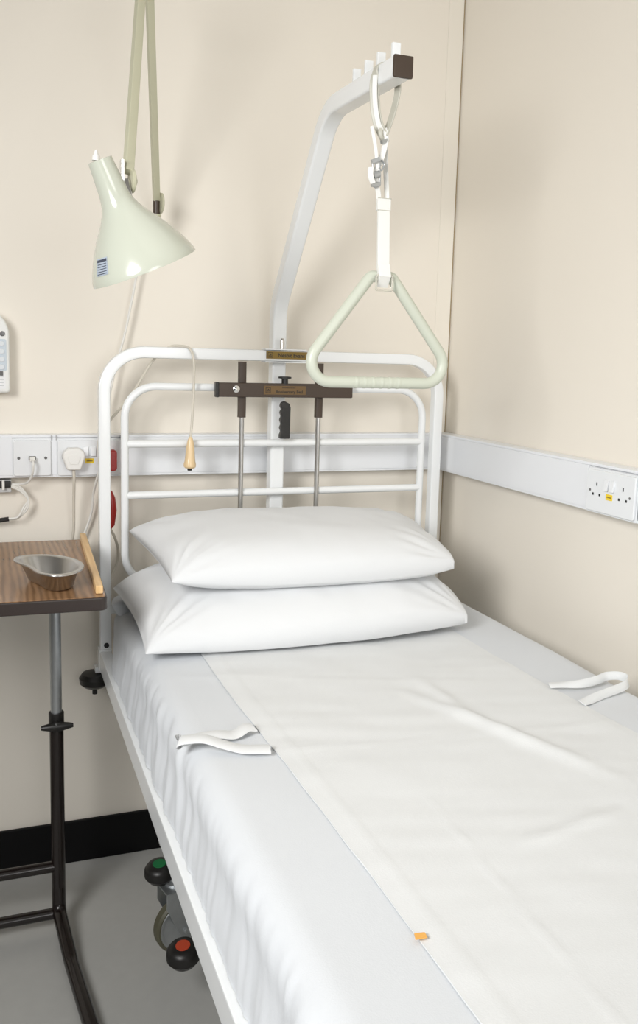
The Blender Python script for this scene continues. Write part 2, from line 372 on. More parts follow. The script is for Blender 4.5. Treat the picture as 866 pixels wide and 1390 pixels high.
# legs and castors
def castor(x, y, pedals, ang):
    obj('leg', box(x-.031,x+.007,y-.012,y+.026,.205,.556), M_white, bed, bevel=.003)
    obj('leg_cap', lathe([(0,.0145),(.013,.0145),(.016,.011)], (x-.031,y+.004,.262), (-1,-.15,0), 20), M_chrome, bed, smooth=True)
    ax = V((math.sin(ang),-math.cos(ang),0)); sd = V((math.cos(ang),math.sin(ang),0)); c = V((x,y,.0625))
    ca = obj('castor', join(lathe([(0,.028),(.012,.028),(.016,.020),(.030,.014)], (x-.010,y+.012,.150), (0,0,1), 24)), M_zinc, bed, smooth=True)
    obj('wheel', lathe([(-.013,.050),(-.013,.058),(-.008,.0625),(.008,.0625),(.013,.058),(.013,.050)], c, ax, 36, cap=True), M_rubber, ca, smooth=True)
    for s in (-1,1):
        obj('wheel_disc', lathe([(.0128,.055),(.0150,.054),(.0150,.049),(.0135,.046),(.016,.020),(.019,.012),(.020,.001)], c, ax*s, 32), M_zinc, ca, smooth=True)
        Fm = Matrix((( sd.x,0,ax.x*s,c.x),(sd.y,0,ax.y*s,c.y),(0,1,0,c.z),(0,0,0,1)))
        o_ = [(-.012,-.014),(.012,-.014),(.016,.02),(.022,.07),(.022,.094),(-.046,.094),(-.046,.060),(-.032,.030)]
        obj('fork', prism(o_, .0235, .0265, Fm), M_zinc, ca, bevel=.001)
        obj('axle_nut', lathe([(0,.008),(.006,.008),(.007,.005)], c+ax*s*.0265, ax*s, 6), M_zinc, ca)
    obj('fork_crown', prism([(-.046,-.027),(.022,-.027),(.022,.027),(-.046,.027)], .154, .158, Matrix(((sd.x,ax.x,0,c.x),(sd.y,ax.y,0,c.y),(0,0,1,0),(0,0,0,1)))), M_zinc, ca, bevel=.001)
    for px, py, pz, stick in pedals:
        p = obj('brake_pedal', lathe([(-.036,.012),(-.034,.026),(-.022,.034),(-.008,.033),(0,.027),(.003,.018),(.004,.002)], (px,py,pz), (-.08,-.1,1), 32), M_black, ca, smooth=True)
        obj('pedal_mark', lathe([(.0036,.0145),(.0046,.014),(.0048,.002)], (px,py,pz), (-.08,-.1,1), 28), stick, ca, smooth=True)
    if len(pedals) > 1:
        a, b = V(pedals[0][:3]), V(pedals[1][:3]); d = V((.050,0,-.020))
        obj('pedal_bar', sweep([a+d, b+d], rrect(.022,.010,.002,2), nrm=(1,0,0)), M_black, ca, smooth=True)
castor(-.828,-.425, [(-.872,-.402,.194,M_green),(-.866,-.628,.152,M_redst)], math.radians(14))
castor(-.210,-.425, [(-.168,-.400,.196,M_green)], math.radians(-20))
castor(-.838,-1.85, [(-.880,-1.87,.196,M_green)], math.radians(10))
castor(-.210,-1.85, [(-.168,-1.87,.196,M_green)], math.radians(30))
# backrest adjuster on the headboard
ya = YH-.0135
bar = obj('adjuster_bar', box(-.694,-.347,ya-.020,ya-.004,1.205,1.239), M_brown, bed, bevel=.003)
obj('end_cap', box(-.697,-.689,ya-.0215,ya-.003,1.204,1.240), M_black, bar, bevel=.002)
for x in (-.627,-.429):
    obj('sleeve', sweep([(x,ya+.004,1.155),(x,ya+.004,1.289)], rrect(.019,.016,.004,2), nrm=(1,0,0)), M_brown, bar, smooth=True)
    obj('rod', tube([(x,ya+.004,.60),(x,ya+.004,1.158)], .0063, 14), M_steel, bar, smooth=True)
obj('bolt_head', lathe([(0,.0085),(.003,.0085),(.005,.005),(.0055,.001)], (-.648,ya-.020,1.224), (0,-1,0), 20), M_chrome, bar, smooth=True)
obj('release_knob', lathe([(0,.008),(.013,.008),(.014,.016),(.018,.016),(.019,.008)], (-.524,ya-.012,1.237), (0,0,1), 24), M_black, bar, smooth=True)
g = [(-.0125,-.046),(.0125,-.046),(.0135,.030),(.010,.040),(-.002,.046),(-.010,.042),(-.0125,.034),(-.0085,.026),(-.0125,.018),(-.0088,.009),(-.0125,0),(-.0088,-.010),(-.0125,-.019),(-.0092,-.028),(-.0125,-.037)]
obj('hand_grip', prism(g, 0, .016, frame_back(-.522,ya-.002,1.150)), M_black, bar, bevel=.002)
NF = frame_back(-.526,ya-.020,1.2225)
np2 = obj('name_plate', prism(rrect(.107,.021,.001), 0, .001, NF), M_brass2, bar)
def emblem(F, h): # square frame with a stepped motif
    q = .0011; r = .0062
    pcs = [prism([(-r,r-q),(r,r-q),(r,r),(-r,r)],h,h+.0004,F), prism([(-r,-r),(r,-r),(r,-r+q),(-r,-r+q)],h,h+.0004,F), prism([(-r,-r),(-r+q,-r),(-r+q,r),(-r,r)],h,h+.0004,F), prism([(r-q,-r),(r,-r),(r,r),(r-q,r)],h,h+.0004,F),
           prism([(-.004,-.003),(.004,-.003),(.004,-.0012),(-.004,-.0012)],h,h+.0004,F), prism([(-.003,.0),(.0035,.0),(.001,.0035)],h,h+.0004,F)]
    return join(*pcs)
obj('plate_lettering', join(text_vf('Anniversary Bed', .0102, NF@Matrix.Translation((.011,-.004,.001)), offset=.00018, xscale=1.02), emblem(NF@Matrix.Translation((-.0425,0,0)), .001),
    *[prism(rrect(.0022,.0016,.0004), .001, .0014, NF@Matrix.Translation((-.006+.0031*i,.0058,0))) for i in range(11)]), M_print, bar)
N1 = frame_back(-.516,YH-.0137,1.3065)
np1 = obj('name_plate', prism(rrect(.106,.018,.0008), 0, .0015, N1), M_brass, hb)
obj('plate_lettering', join(text_vf('Nesbit Evans', .0135, N1@Matrix.Translation((.011,-.0005,.0015)), offset=.0003, xscale=.98), emblem(N1@Matrix.Translation((-.043,0,0)), .0015)), M_print, hb)
obj('pole_clamp', box(-.573,-.468,-.142,-.1038,1.3187,1.3217), M_white, hb, bevel=.001)
obj('clamp_flange', box(-.573,-.468,-.142,-.1038,1.2885,1.2915), M_white, hb, bevel=.001)
obj('clamp_pin', lathe([(0,.0055),(.020,.0055),(.026,.003)], (-.527,-.128,1.3215), (0,0,1), 14), M_steel, hb, smooth=True)

# ------------------------------------------------------------------ lifting pole
XP = -.525
pole = thing('lifting_pole', (XP,-.085,.55), 'white square steel patient lifting pole arching over the bed', 'pole')
pp = fillet([(XP,-.085,.555),(XP,-.085,1.425),(XP,-.415,1.812),(XP,-.755,1.799)], [0,.10,.12,0], 12)
obj('pole_tube', sweep(pp, rrect(.036,.036,.005,3), nrm=(1,0,0)), M_white, pole, smooth=True)
obj('end_cap', box(XP-.0185,XP+.0185,-.762,-.7545,1.7805,1.8175), M_brown, pole, bevel=.003)
for y, z in ((-.560,1.823),(-.617,1.8215),(-.673,1.8195),(-.735,1.817)):
    obj('stop_peg', sweep([(XP-.004,y,z-.006),(XP-.004,y,z+.026)], rrect(.016,.008,.002,2), nrm=(1,0,0)), M_white, pole, smooth=True, bevel=0)

# ------------------------------------------------------------------ trapeze handle
YT = -.69
th = thing('lifting_trapeze', (XP,YT,1.25), 'pale green triangular grab handle on white strap hanging from lifting pole', 'trapeze')
tri = obj('triangle_grip', tube(fillet([(-.689,YT,1.261),(-.349,YT,1.261),(-.500,YT,1.4535),(-.542,YT,1.4535)], [.036,.036,.012,.012], 10, True), .0105, 16, closed=True, nrm=(0,1,0)), M_tri, th, smooth=True)
for k in range(6): obj('grip_rib', lathe([(-.004,.0103),(-.002,.0111),(.002,.0111),(.004,.0103)], (-.565+.017*k,YT,1.261), (1,0,0), 16), M_tri, th, smooth=True)
XS = -.5215
sl = obj('strap_sleeve', sweep([(XS,YT-.004,1.436),(XS,YT-.015,1.452),(XS-.0005,YT-.008,1.475),(XS-.001,YT-.002,1.592)], rrect(.0235,.0075,.002,2), nrm=(1,0,0)), M_strap, th, smooth=True)
obj('stitched_band', sweep([(XS-.001,YT-.002,1.570),(XS-.001,YT-.002,1.592)], rrect(.0262,.0095,.002,2), nrm=(1,0,0)), M_strap, sl, smooth=True)
obj('lower_band', sweep([(XS,YT-.0155,1.451),(XS-.0003,YT-.0085,1.474)], rrect(.0245,.0095,.002,2), nrm=(1,0,0)), M_strap, sl, smooth=True)
for z in (1.5705,1.5915): obj('seam', sweep([(XS-.0145,YT-.007,z),(XS+.0125,YT-.007,z)], rrect(.0012,.0012,.0003,1)), M_ring, sl)
br = fillet([(XS-.016,YT-.016,1.455),(XS+.016,YT-.016,1.455),(XS+.016,YT-.016,1.4285),(XS-.016,YT-.016,1.4285)], .003, 3, True)
obj('clear_bracket', sweep(br, rrect(.003,.004,.001,1), closed=True, nrm=(0,1,0)), M_clear, th, smooth=True)
RIB = rrect(.0105,.0024,.0008,1)
def ribbon(name, pts, w, m, wd=(0,1,0), tk=.0022, n=6, parent=th):
    return obj(name, sweep(smoothpath(pts, n), rrect(w,tk,tk*.35,1), nrm=wd), m, parent, smooth=True)
# ring looped over the pole
JZ = 1.700
loopL = [(-.5265,YT,JZ),(-.536,YT,1.716),(-.543,YT+.001,1.74),(-.5462,YT+.002,1.775),(-.5460,YT+.003,1.806),(-.540,YT+.003,1.8195),(-.525,YT+.003,1.8222),(-.510,YT+.003,1.8195),(-.5045,YT,1.805),(-.503,YT-.002,1.778),(-.508,YT-.001,1.75),(-.516,YT,1.722),(-.5245,YT,JZ)]
nl = []
for i in range(97):
    f = i/96; k_ = max(sst(.36,.26,f), sst(.64,.74,f)); nl.append(V((0,1,0)).lerp(V((-.8,.6,0)) if f < .5 else V((-.2,.98,0)), k_))
ribbon('pole_loop', loopL, .018, M_ring, nl, .0034, 8)
ribbon('loop_strap', [(-.5325,YT-.004,1.708),(-.5395,YT-.0045,1.720),(-.5455,YT-.004,1.745),(-.5480,YT-.003,1.775),(-.5475,YT-.002,1.800)], .009, M_strap, (-.8,.6,0), .0024, 8)
obj('loop_eyelet', lathe([(-.004,.0115),(.0,.0135),(.004,.0115),(.004,.007),(0,.005),(-.004,.007),(-.004,.0115)], (-.5275,YT,1.703), (.55,-.8,.1), 20, cap=False), M_ring, th, smooth=True)
ribbon('right_strap', [(-.524,YT-.002,1.704),(-.522,YT-.001,1.68),(-.519,YT+.001,1.64),(-.5145,YT+.001,1.592)], .009, M_strap, (.75,-.66,0))
ribbon('left_strap', [(-.5275,YT-.004,1.712),(-.524,YT-.006,1.694),(-.5295,YT-.008,1.670),(-.5365,YT-.009,1.648)], .010, M_strap, (.95,-.3,0))
ribbon('buckle_strap', [(-.5375,YT-.010,1.650),(-.5445,YT-.012,1.634),(-.5425,YT-.012,1.615),(-.5365,YT-.008,1.601),(-.533,YT-.004,1.590)], .009, M_strap, (.9,-.45,0))
ribbon('tail_strap', [(-.5425,YT-.012,1.640),(-.5450,YT-.014,1.662),(-.5490,YT-.012,1.688),(-.5535,YT-.008,1.712)], .0065, M_strap, (.9,-.45,0))
obj('strap_clip', sweep([(-.5345,YT-.010,1.6865),(-.5195,YT-.004,1.6925)], rrect(.006,.006,.001,1)), M_zinc, th, smooth=True)
bk = fillet([(-.552,YT-.015,1.650),(-.539,YT-.013,1.655),(-.536,YT-.013,1.612),(-.549,YT-.015,1.607)], .003, 3, True)
obj('buckle', sweep(bk, rrect(.004,.004,.001,1), closed=True, nrm=(0,1,0)), M_zinc, th, smooth=True)
obj('buckle_bar', sweep([(-.5545,YT-.016,1.6495),(-.540,YT-.016,1.6555)], rrect(.008,.005,.001,1)), M_zinc, th, smooth=True)
obj('buckle_pin', sweep([(-.5535,YT-.016,1.6105),(-.537,YT-.014,1.614)], rrect(.007,.006,.001,1)), M_zinc, th, smooth=True)
obj('buckle_cam', lathe([(-.006,.006),(.006,.006)], (-.5445,YT-.016,1.629), (1,0,.3), 14), M_zinc, th, smooth=True)
obj('hook', sweep(smoothpath([(-.5345,YT-.012,1.656),(-.5285,YT-.012,1.6485),(-.5335,YT-.012,1.638),(-.5395,YT-.012,1.642)],5), rrect(.003,.006,.001,1)), M_zinc, th, smooth=True)
ribbon('cinch_tab', [(-.5565,YT-.018,1.640),(-.5575,YT-.020,1.625),(-.552,YT-.019,1.613)], .010, M_strap, (.8,-.6,0))

# ------------------------------------------------------------------ nurse-call pear push
cp = thing('call_button', (-.752,-.150,1.03), 'beige pear-shaped call button hanging on cord over headboard rail', 'call button')
py_ = -.148
obj('pear_body', lathe([(0,.0115),(.003,.0145),(.010,.0148),(.016,.0128),(.030,.0112),(.050,.0098),(.064,.0072),(.072,.0045),(.074,.0035)], (-.757,py_,1.036), (.02,0,1), 24), M_pear, cp, smooth=True)
obj('push_button', lathe([(0,.004),(.001,.0055),(.008,.006)], (-.757,py_,1.0295), (0,0,1), 16), M_black, cp, smooth=True)
obj('cord', tube(smoothpath([(-.7555,py_,1.108),(-.7515,py_,1.16),(-.7485,py_,1.24),(-.749,-.1455,1.29),(-.757,-.138,1.316),(-.775,-.122,1.3215),(-.797,-.108,1.3195),(-.815,-.100,1.305),(-.838,-.098,1.283),(-.884,-.092,1.207),(-.940,-.086,1.136),(-.958,-.070,1.10),(-.955,-.062,1.04),(-.940,-.062,.99),(-.930,-.062,.968)],8), .0031, 8), M_cord, cp, smooth=True)
obj('connector', sweep([(-.932,-.062,.972),(-.929,-.062,.955),(-.927,-.062,.925),(-.930,-.062,.89),(-.934,-.062,.880)], circ(.011,12,.011), widths=[.45,.85,1,.8,.4]), M_red, cp, smooth=True)
obj('lower_cord', tube(smoothpath([(-.933,-.062,.882),(-.922,-.060,.86),(-.9135,-.055,.83),(-.914,-.055,.80),(-.924,-.058,.772),(-.938,-.07,.745),(-.950,-.088,.71),(-.952,-.1,.67)],8), .0033, 8), M_cord, cp, smooth=True)

# ------------------------------------------------------------------ wall lamp
lp = thing('wall_lamp', (-.815,-.01,1.58), 'pale green articulated wall lamp with flared metal shade', 'lamp')
A = V((.41,.10,-.906)).normalized(); O = V((-1.0155,-.625,1.6225))
k = .001307
prof = [(0,16),(8,16.5),(30,18.2),(46,19.8),(56,22),(65,26),(75,32.5),(84,39.5),(94,47),(106,55),(118,62),(130,68),(139,71.8),(144,73)]
def srad(t):
    for (a,ra),(b,rb) in zip(prof, prof[1:]):
        if a <= t <= b: return ra+(rb-ra)*(t-a)/(b-a)
    return 73
pin = [(t*k, r*k) for t, r in prof]
E1 = (V((1,0,0))-A*A.x).normalized()
shade = obj('shade', lathe([(.003,.009),(0,.016),(-.0005,.0195)]+pin+[(.1895,.0954),(.1882,.0945)]+[(t, r-.002) for t, r in reversed(pin[2:-1])]+[(.02,.002)], O, A, 56, cap=True, ref=E1), M_lamp, lp, smooth=True, angle=50)
obj('bulb_holder', lathe([(.025,.013),(.08,.013),(.085,.010)], O, A, 20), M_plug, shade, smooth=True)
obj('bulb', lathe([(.085,.011),(.10,.014),(.115,.025),(.13,.028),(.15,.022),(.158,.010),(.16,.001)], O, A, 24), mat('bulb_glass',(.85,.85,.83),.2), shade, smooth=True)
kb = O-E1*.008-V((0,.008,0))
obj('switch_knob', lathe([(0,.0065),(.008,.006),(.010,.004),(.017,.002),(.018,.0005)], kb, (.02,0,1), 16), M_plug, shade, smooth=True)
e2 = A.cross(E1)
def shade_patch(t0, t1, a0, a1, off, n=10, m=5):
    return lathe([((t0+(t1-t0)*i/m)*k, srad(t0+(t1-t0)*i/m)*k+off) for i in range(m+1)], O, A, n, cap=False, ang=(a0,a1), ref=E1)
# find the sense of the angle that faces the front (-Y)
sgn = 1 if e2.y < 0 else -1
ac = sgn*math.radians(150)
obj('label', shade_patch(111,131,ac-.19,ac+.19,.0007), M_label, shade, smooth=True)
inks = [shade_patch(112.5,115.5,ac-.17,ac+.17,.0010,8,1)]+[shade_patch(t,t+.9,ac-.16,ac+.14,.0010,8,1) for t in (117.5,120.3,123.1,126,128.6)]
obj('label_print', join(*inks), mat('label_ink',(.06,.07,.10),.5), shade)
def barvf(a, b, w, d, nrm): return sweep([a,b], rrect(w,d,.002,2), nrm=nrm)
EL, ER = V((-.905,-.385,2.045)), V((-.892,-.37,2.045))
JL, JR = V((-.9675,-.610,1.600)), V((-.826,-.085,1.640))
obj('upper_arm', barvf(EL, JL+V((.001,0,.01)), .0165, .0145, (1,.45,0)), M_arm, lp, smooth=True)
obj('lower_arm', barvf(ER, JR+V((0,0,.015)), .0155, .0125, (1,.35,0)), M_arm, lp, smooth=True)
obj('elbow_pivot', lathe([(-.026,.018),(-.024,.022),(.024,.022),(.026,.018)], (EL+ER)/2+V((0,0,.008)), (1,0,0), 24), M_arm, lp, smooth=True)
# head joint
hx = V((1,.12,0)).normalized()
obj('head_fork', join(sweep([JL+V((-.010,-.003,.028)), JL+V((-.010,-.003,-.018))], rrect(.006,.020,.001,1), nrm=(1,0,0)), sweep([JL+V((-.004,-.006,-.004)), JL+V((.002,-.012,-.036))], rrect(.008,.014,.001,1), nrm=(1,0,0))), M_chrome, lp, smooth=True)
obj('knurled_knob', lathe([(.004,.017),(.006,.020),(.010,.020),(.012,.016),(.013,.006),(.016,.005)], JL+V((.0,0,-.004)), hx, 28), M_arm, lp, smooth=True)
obj('neck_stub', sweep([JL+V((.002,-.004,-.022)), O+A*.062+E1*.020+V((0,0,0))], circ(.006,10)), M_chrome, lp, smooth=True)
# wall bracket
obj('knurled_knob', lathe([(.006,.020),(.008,.0235),(.012,.0235),(.014,.019),(.015,.006),(.018,.005)], JR+V((0,0,.008)), hx, 28), M_arm, lp, smooth=True)
obj('bracket_pin', tube([JR+V((0,0,.012)), JR+V((0,0,-.035))], .008, 14), M_brown, lp, smooth=True)
obj('bracket_arm', tube(fillet([JR+V((0,0,-.018)), JR+V((0,0,-.05)), (JR.x+.006,-.004,JR.z-.055)], .015, 6), .0105, 14), M_arm, lp, smooth=True)
obj('wall_plate', lathe([(0,.032),(.008,.032),(.012,.026),(.013,.010)], (JR.x+.006,0,JR.z-.055), (0,-1,0), 28), M_arm, lp, smooth=True)
obj('cord', tube(smoothpath([(-.823,-.022,1.575),(-.845,-.03,1.545),(-.859,-.030,1.506),(-.874,-.029,1.43),(-.890,-.029,1.353),(-.908,-.029,1.285),(-.922,-.030,1.229),(-.935,-.034,1.17),(-.945,-.052,1.10),(-.955,-.060,1.03),(-.963,-.050,.995),(-.968,-.03,.96),(-.970,-.022,.924),(-.980,-.018,.885),(-.997,-.016,.843),(-1.02,-.018,.812),(-1.055,-.020,.793),(-1.09,-.022,.788),(-1.113,-.024,.792),(-1.117,-.026,.797)],8), .0031, 8), M_wcord, lp, smooth=True)

# ------------------------------------------------------------------ bedding
MX0, MX1, MY0, MY1, MZ0, MZ1, MR = -.942, -.097, -2.09, -.150, .601, .722, .042
def topd(x, y):          # gentle relief of the sheet's top
    d = .0035*nz(x*3.1+1, y*2.3, .3)+.0016*nz(x*9, y*6, 4.1)
    d += .0013*math.exp(-((x*.35+y+.98+.02*nz(x*4,1))/.014)**2)*sst(-.98,-.80,x)*(1-sst(-.5,-.3,x))
    d -= .004*sst(.35,.0,abs(x+.5))*sst(-2.0,-1.2,y)
    return d
def roundbox():
    nx, ny, nzv = 84, 300, 14
    xs = [MX0+(MX1-MX0)*i/nx for i in range(nx+1)]; ys = [MY0+(MY1-MY0)*i/ny for i in range(ny+1)]; zs = [MZ0+(MZ1-MZ0)*i/nzv for i in range(nzv+1)]
    bm = bmesh.new(); idx = {}
    def vert(i,j,l):
        if (i,j,l) in idx: return idx[(i,j,l)]
        p = V((xs[i],ys[j],zs[l]))
        q = V((min(max(p.x,MX0+MR),MX1-MR), min(max(p.y,MY0+MR),MY1-MR), min(p.z,MZ1-MR)))
        n = p-q
        if n.length > 1e-6:
            if p.z < MZ1-MR: n.z = 0
            n.normalize(); r = min(MR, (p-q).length if False else MR); s = q+n*MR
        else: s = p; n = V((0,0,1))
        tz = max(n.z,0); sd = 1-tz
        s = s+n*(topd(s.x,s.y)*tz)
        if n.x < -.2:      # drape wrinkles on the open side
            ph = s.y-s.z*.5+.035*nz(s.y*5, s.z*7, 3.3)
            am = .55+.45*sst(-.2,.35,nz(s.y*2.3,4.4))
            f = .0035*nz(s.y*7, s.z*6, 2.2)+am*(.0042*nz(ph*27+3, s.z*9, 7.7)+.0034*nz(ph*62, s.z*13, 1.7)+.0016*nz(ph*120, s.z*22, 5.1))
            s = s+V((-1,0,.15))*f*sst(.45,.95,-n.x)
            s.x -= .015*(1-sst(MZ0,MZ0+.075,s.z))*sst(-.15,-.30,s.y)
        v = bm.verts.new(s); idx[(i,j,l)] = v; return v
    def face(a,b,c,d): 
        try: f = bm.faces.new((a,b,c,d)); f.smooth = True
        except ValueError: pass
    for i in range(nx):
        for j in range(ny): face(vert(i,j,nzv),vert(i+1,j,nzv),vert(i+1,j+1,nzv),vert(i,j+1,nzv))
    for l in range(nzv):
        for j in range(ny):
            face(vert(0,j,l),vert(0,j,l+1),vert(0,j+1,l+1),vert(0,j+1,l)); face(vert(nx,j,l),vert(nx,j+1,l),vert(nx,j+1,l+1),vert(nx,j,l+1))
        for i in range(nx):
            face(vert(i,0,l),vert(i+1,0,l),vert(i+1,0,l+1),vert(i,0,l+1)); face(vert(i,ny,l),vert(i,ny,l+1),vert(i+1,ny,l+1),vert(i+1,ny,l))
    bm.verts.index_update(); vs = [v.co.copy() for v in bm.verts]; fs = [tuple(v.index for v in f.verts) for f in bm.faces]; bm.free()
    return vs, fs
bs = thing('bed_sheet', (-.52,-1.1,.60), 'white cotton bed sheet wrapped tightly around the mattress', 'sheet')
obj('sheet_cloth', roundbox(), M_sheet, bs, smooth=True, angle=80)
fold = smoothpath([(-.938,-.192,.716),(-.925,-.193,.722),(-.88,-.194,.726),(-.80,-.194,.722),(-.70,-.194,.712)], 8)
obj('corner_fold', sweep(fold, rrect(.044,.075,.016,4), nrm=(0,0,1), widths=[.5+.5*math.sqrt(min(1,i/9)) for i in range(len(fold))]), M_sheet, bs, smooth=True, angle=80)

def ztop(x, y): return MZ1+topd(x,y)
# draw sheet
DX0, DX1, DY0, DY1 = -.822, -.262, -2.02, -.36
def draw_sheet():
    nx, ny = 80, 190; up_, dn = [], []
    for j in range(ny+1):
        v = j/ny; y = DY1+(DY0-DY1)*v
        for i in range(nx+1):
            u = i/nx
            xa = DX0+.022*sst(-.55,-1.5,y)+.002*nz(y*9,3); xb = DX1+.025*sst(-.6,-1.3,y)+.003*nz(y*7,8)
            x = xa+(xb-xa)*u
            h = .0032+.0028*max(0,nz(x*5+y*3,y*7-x*2,6.1))+.0012*nz(x*14+y*8,y*18-x*4,2.1)+.001*nz(x*3,y*34+x*9,5)
            # two soft folds near the wall side and one at the foot
            for (ax,ay,bx,by,w_,hh) in ((-.52,-.86,-.37,-1.24,.016,.007),(-.47,-.80,-.46,-1.0,.014,.004),(-.40,-1.42,-.30,-1.28,.02,.009),(-.62,-1.35,-.40,-1.31,.009,.003)):
                d = V((bx-ax,by-ay)); t = max(0,min(1,((x-ax)*d.x+(y-ay)*d.y)/d.length_squared)); q = V((ax,ay))+d*t
                dist = (V((x,y))-q).length; h += 1.35*hh*math.exp(-(dist/w_)**2)*math.sin(math.pi*min(max(t,.08),.92))
            h += .0014*math.exp(-((y+1.02+.10*(x+.8))/.004)**2)                                       # ironed crease
            h += .0012*math.exp(-((x-(xa+.028))/.003)**2)*(1 if y < -.4 else 0)                        # hem seam
            h += .0014*math.exp(-((x+.655-.06*(y+1.2))/.003)**2)*sst(-1.15,-1.3,y)
            e = min(u,1-u)*nx/2.0
            up_.append(V((x,y,ztop(x,y)+h*(1 if e >= 1 else .75)))); dn.append(V((x,y,ztop(x,y)+.0012)))
    n = len(up_); W = nx+1; fs = []
    for j in range(ny):
        for i in range(nx):
            a = j*W+i; fs.append((a,a+1,a+W+1,a+W)); fs.append((n+a,n+a+W,n+a+W+1,n+a+1))
    for j in range(ny):
        for a in (j*W, j*W+nx): fs.append((a,a+W,n+a+W,n+a))
    for i in range(nx):
        for a in (i, ny*W+i): fs.append((a,a+1,n+a+1,n+a))
    return up_+dn, fs
ds = thing('draw_sheet', (-.53,-1.2,.725), 'off-white cotton draw sheet with tape ties laid along the bed', 'sheet')
obj('cloth', draw_sheet(), M_draw, ds, smooth=True, angle=70)
def tape(name, pts, wd, w=.021, n=10):
    P = smoothpath(pts, n)
    return obj(name, sweep(P, rrect(w,.0016,.0005,1), nrm=wd), M_draw, ds, smooth=True, angle=50)
zz = .7275
tape('tie_tape', [(-.822,-.940,zz+.003),(-.836,-.944,zz+.005),(-.858,-.955,zz+.0015),(-.885,-.957,zz+.006),(-.915,-.955,zz+.004),(-.936,-.960,zz+.0025),(-.9455,-.963,zz+.005),(-.936,-.969,zz+.0095),(-.910,-.980,zz+.012),(-.885,-.997,zz+.0075),(-.860,-1.010,zz+.003),(-.836,-1.018,zz+.003),(-.820,-1.022,zz+.003)],
     [V((.15,1,.12))]*121, .024)
RT = [(-.258,-.912,.7275),(-.235,-.920,.729),(-.20,-.930,.731),(-.165,-.928,.734),(-.140,-.922,.736),(-.121,-.931,.738),(-.116,-.948,.737),(-.128,-.962,.734),(-.155,-.970,.731),(-.195,-.980,.729),(-.230,-.992,.728),(-.252,-1.000,.7275)]
nr = []
for i in range(111):
    f = i/110; a = sst(.05,.25,f)*(1-sst(.8,1,f))
    nr.append(V((.1,.9,.25)).lerp(V((.15,.5,.85)), a))
tape('tie_tape', RT, nr, .0155)
obj('laundry_mark', prism([(-.007,-.004),(.006,-.005),(.007,.003),(-.004,.005)], 0, .001, Matrix.Translation((-.799,-1.468,ztop(-.799,-1.468)+.0058))), M_orange, ds)

# pillows: cushion surface over four plan corners
def pillow(name, C, H, support, seed, label, b=.5, nu=96, nv=64, er=.4, pf=.45, bul=.10):
    FL, FR_, BR, BL = [V(c) for c in C]
    top, bot = [], []
    for j in range(nv+1):
        v = -1+2*j/nv; v = math.sin(v*math.pi/2)*.55+v*.45
        for i in range(nu+1):
            u = -1+2*i/nu; u = math.sin(u*math.pi/2)*.55+u*.45
            uu = u*(1-.035*(1-v*v)*abs(u)); vv = v*(1-.05*(1-u*u)*abs(v)) if v > 0 else v*(1+bul*(1-u*u)*abs(v))
            s, t = (uu+1)/2, (vv+1)/2
            p = FL*(1-s)*(1-t)+FR_*s*(1-t)+BR*s*t+BL*(1-s)*t
            eu = er if u > 0 else 0; ev = .30 if v < 0 else 0
            T = max(0,1-abs(u)**3.4*(1-eu*eu))**.50*max(0,1-abs(v)**3.4*(1-ev*ev*sst(-1.2,.6,u)))**pf*H
            ed = 1-min(1-abs(u),1-abs(v)); cor = (abs(u)*abs(v))**2
            wr = .0028*nz(p.x*9+seed,p.y*11,seed)+.0016*nz(p.x*24,p.y*20+seed,3)
            for cu, cv in ((-1,-1),(1,-1),(1,1),(-1,1)):
                du, dv = (u-cu)*.35, (v-cv)*.19; rad = math.hypot(du,dv); an = math.atan2(dv*1.5,du)
                wr += .0075*math.exp(-((rad-.085)/.06)**2)*nz(an*5.5+cu*3, rad*5, seed+cv)
            q_ = p.x*.8+p.y*1.4
            wr += .0045*max(0,nz(q_*9+seed, (p.x-p.y)*3.0, 8.8))*sst(.2,-.6,v)
            wr *= min(1,T/(H*.25))
            zt_ = p.z+T*(1-b)+wr; zb = p.z-T*b+wr*.4
            sp = support(p.x,p.y)+.0015
            zb = max(zb, sp)
            q = p.copy(); q.z = max(zt_, zb+.0005); top.append(q); q2 = p.copy(); q2.z = min(zb,q.z-.0004) if T > 0 else q.z
            # front overhang: the belly bulges past the seam
            bot.append(q2)
    W = nu+1; n = len(top); vs = top+bot; fs = []
    for j in range(nv):
        for i in range(nu):
            a = j*W+i; fs.append((a,a+1,a+W+1,a+W)); fs.append((n+a,n+a+W,n+a+W+1,n+a+1))
    for j in range(nv):
        for a in (j*W, j*W+nu): fs.append((a,a+W,n+a+W,n+a))
    for i in range(nu):
        for a in (i, nv*W+i): fs.append((a,a+1,n+a+1,n+a))
    o = obj(name, (vs,fs), M_pillow, None, smooth=True, angle=75)
    tag(o, label, 'pillow', 'pillows at the head of the bed')
    return top
def sup0(x,y):
    f = 0 if not(DX0<x<DX1 and y<DY1) else .0075
    return ztop(min(max(x,MX0),MX1),min(y,MY1))+.001+f+(.026 if y > -.235 and x < -.68 else 0)
lowtop = pillow('pillow', [(-.933,-.590,.742),(-.240,-.582,.748),(-.195,-.185,.785),(-.945,-.205,.770)], .128, sup0, 1.3, 'lower white pillow lying on the sheet, under another pillow', b=.22)
kd = kdtree.KDTree(len(lowtop))
for i_, p_ in enumerate(lowtop): kd.insert(V((p_.x,p_.y,0)), i_)
kd.balance()
def sup1(x,y):
    r = kd.find_n(V((x,y,0)), 4); 
    if r[0][2] > .02: return .74
    return sum(lowtop[i].z for _,i,_ in r)/len(r)+.002
pillow('pillow', [(-.876,-.545,.866),(-.258,-.545,.862),(-.195,-.190,.885),(-.905,-.175,.895)], .120, sup1, 5.7, 'upper white pillow stacked on top of the other pillow', b=.36)

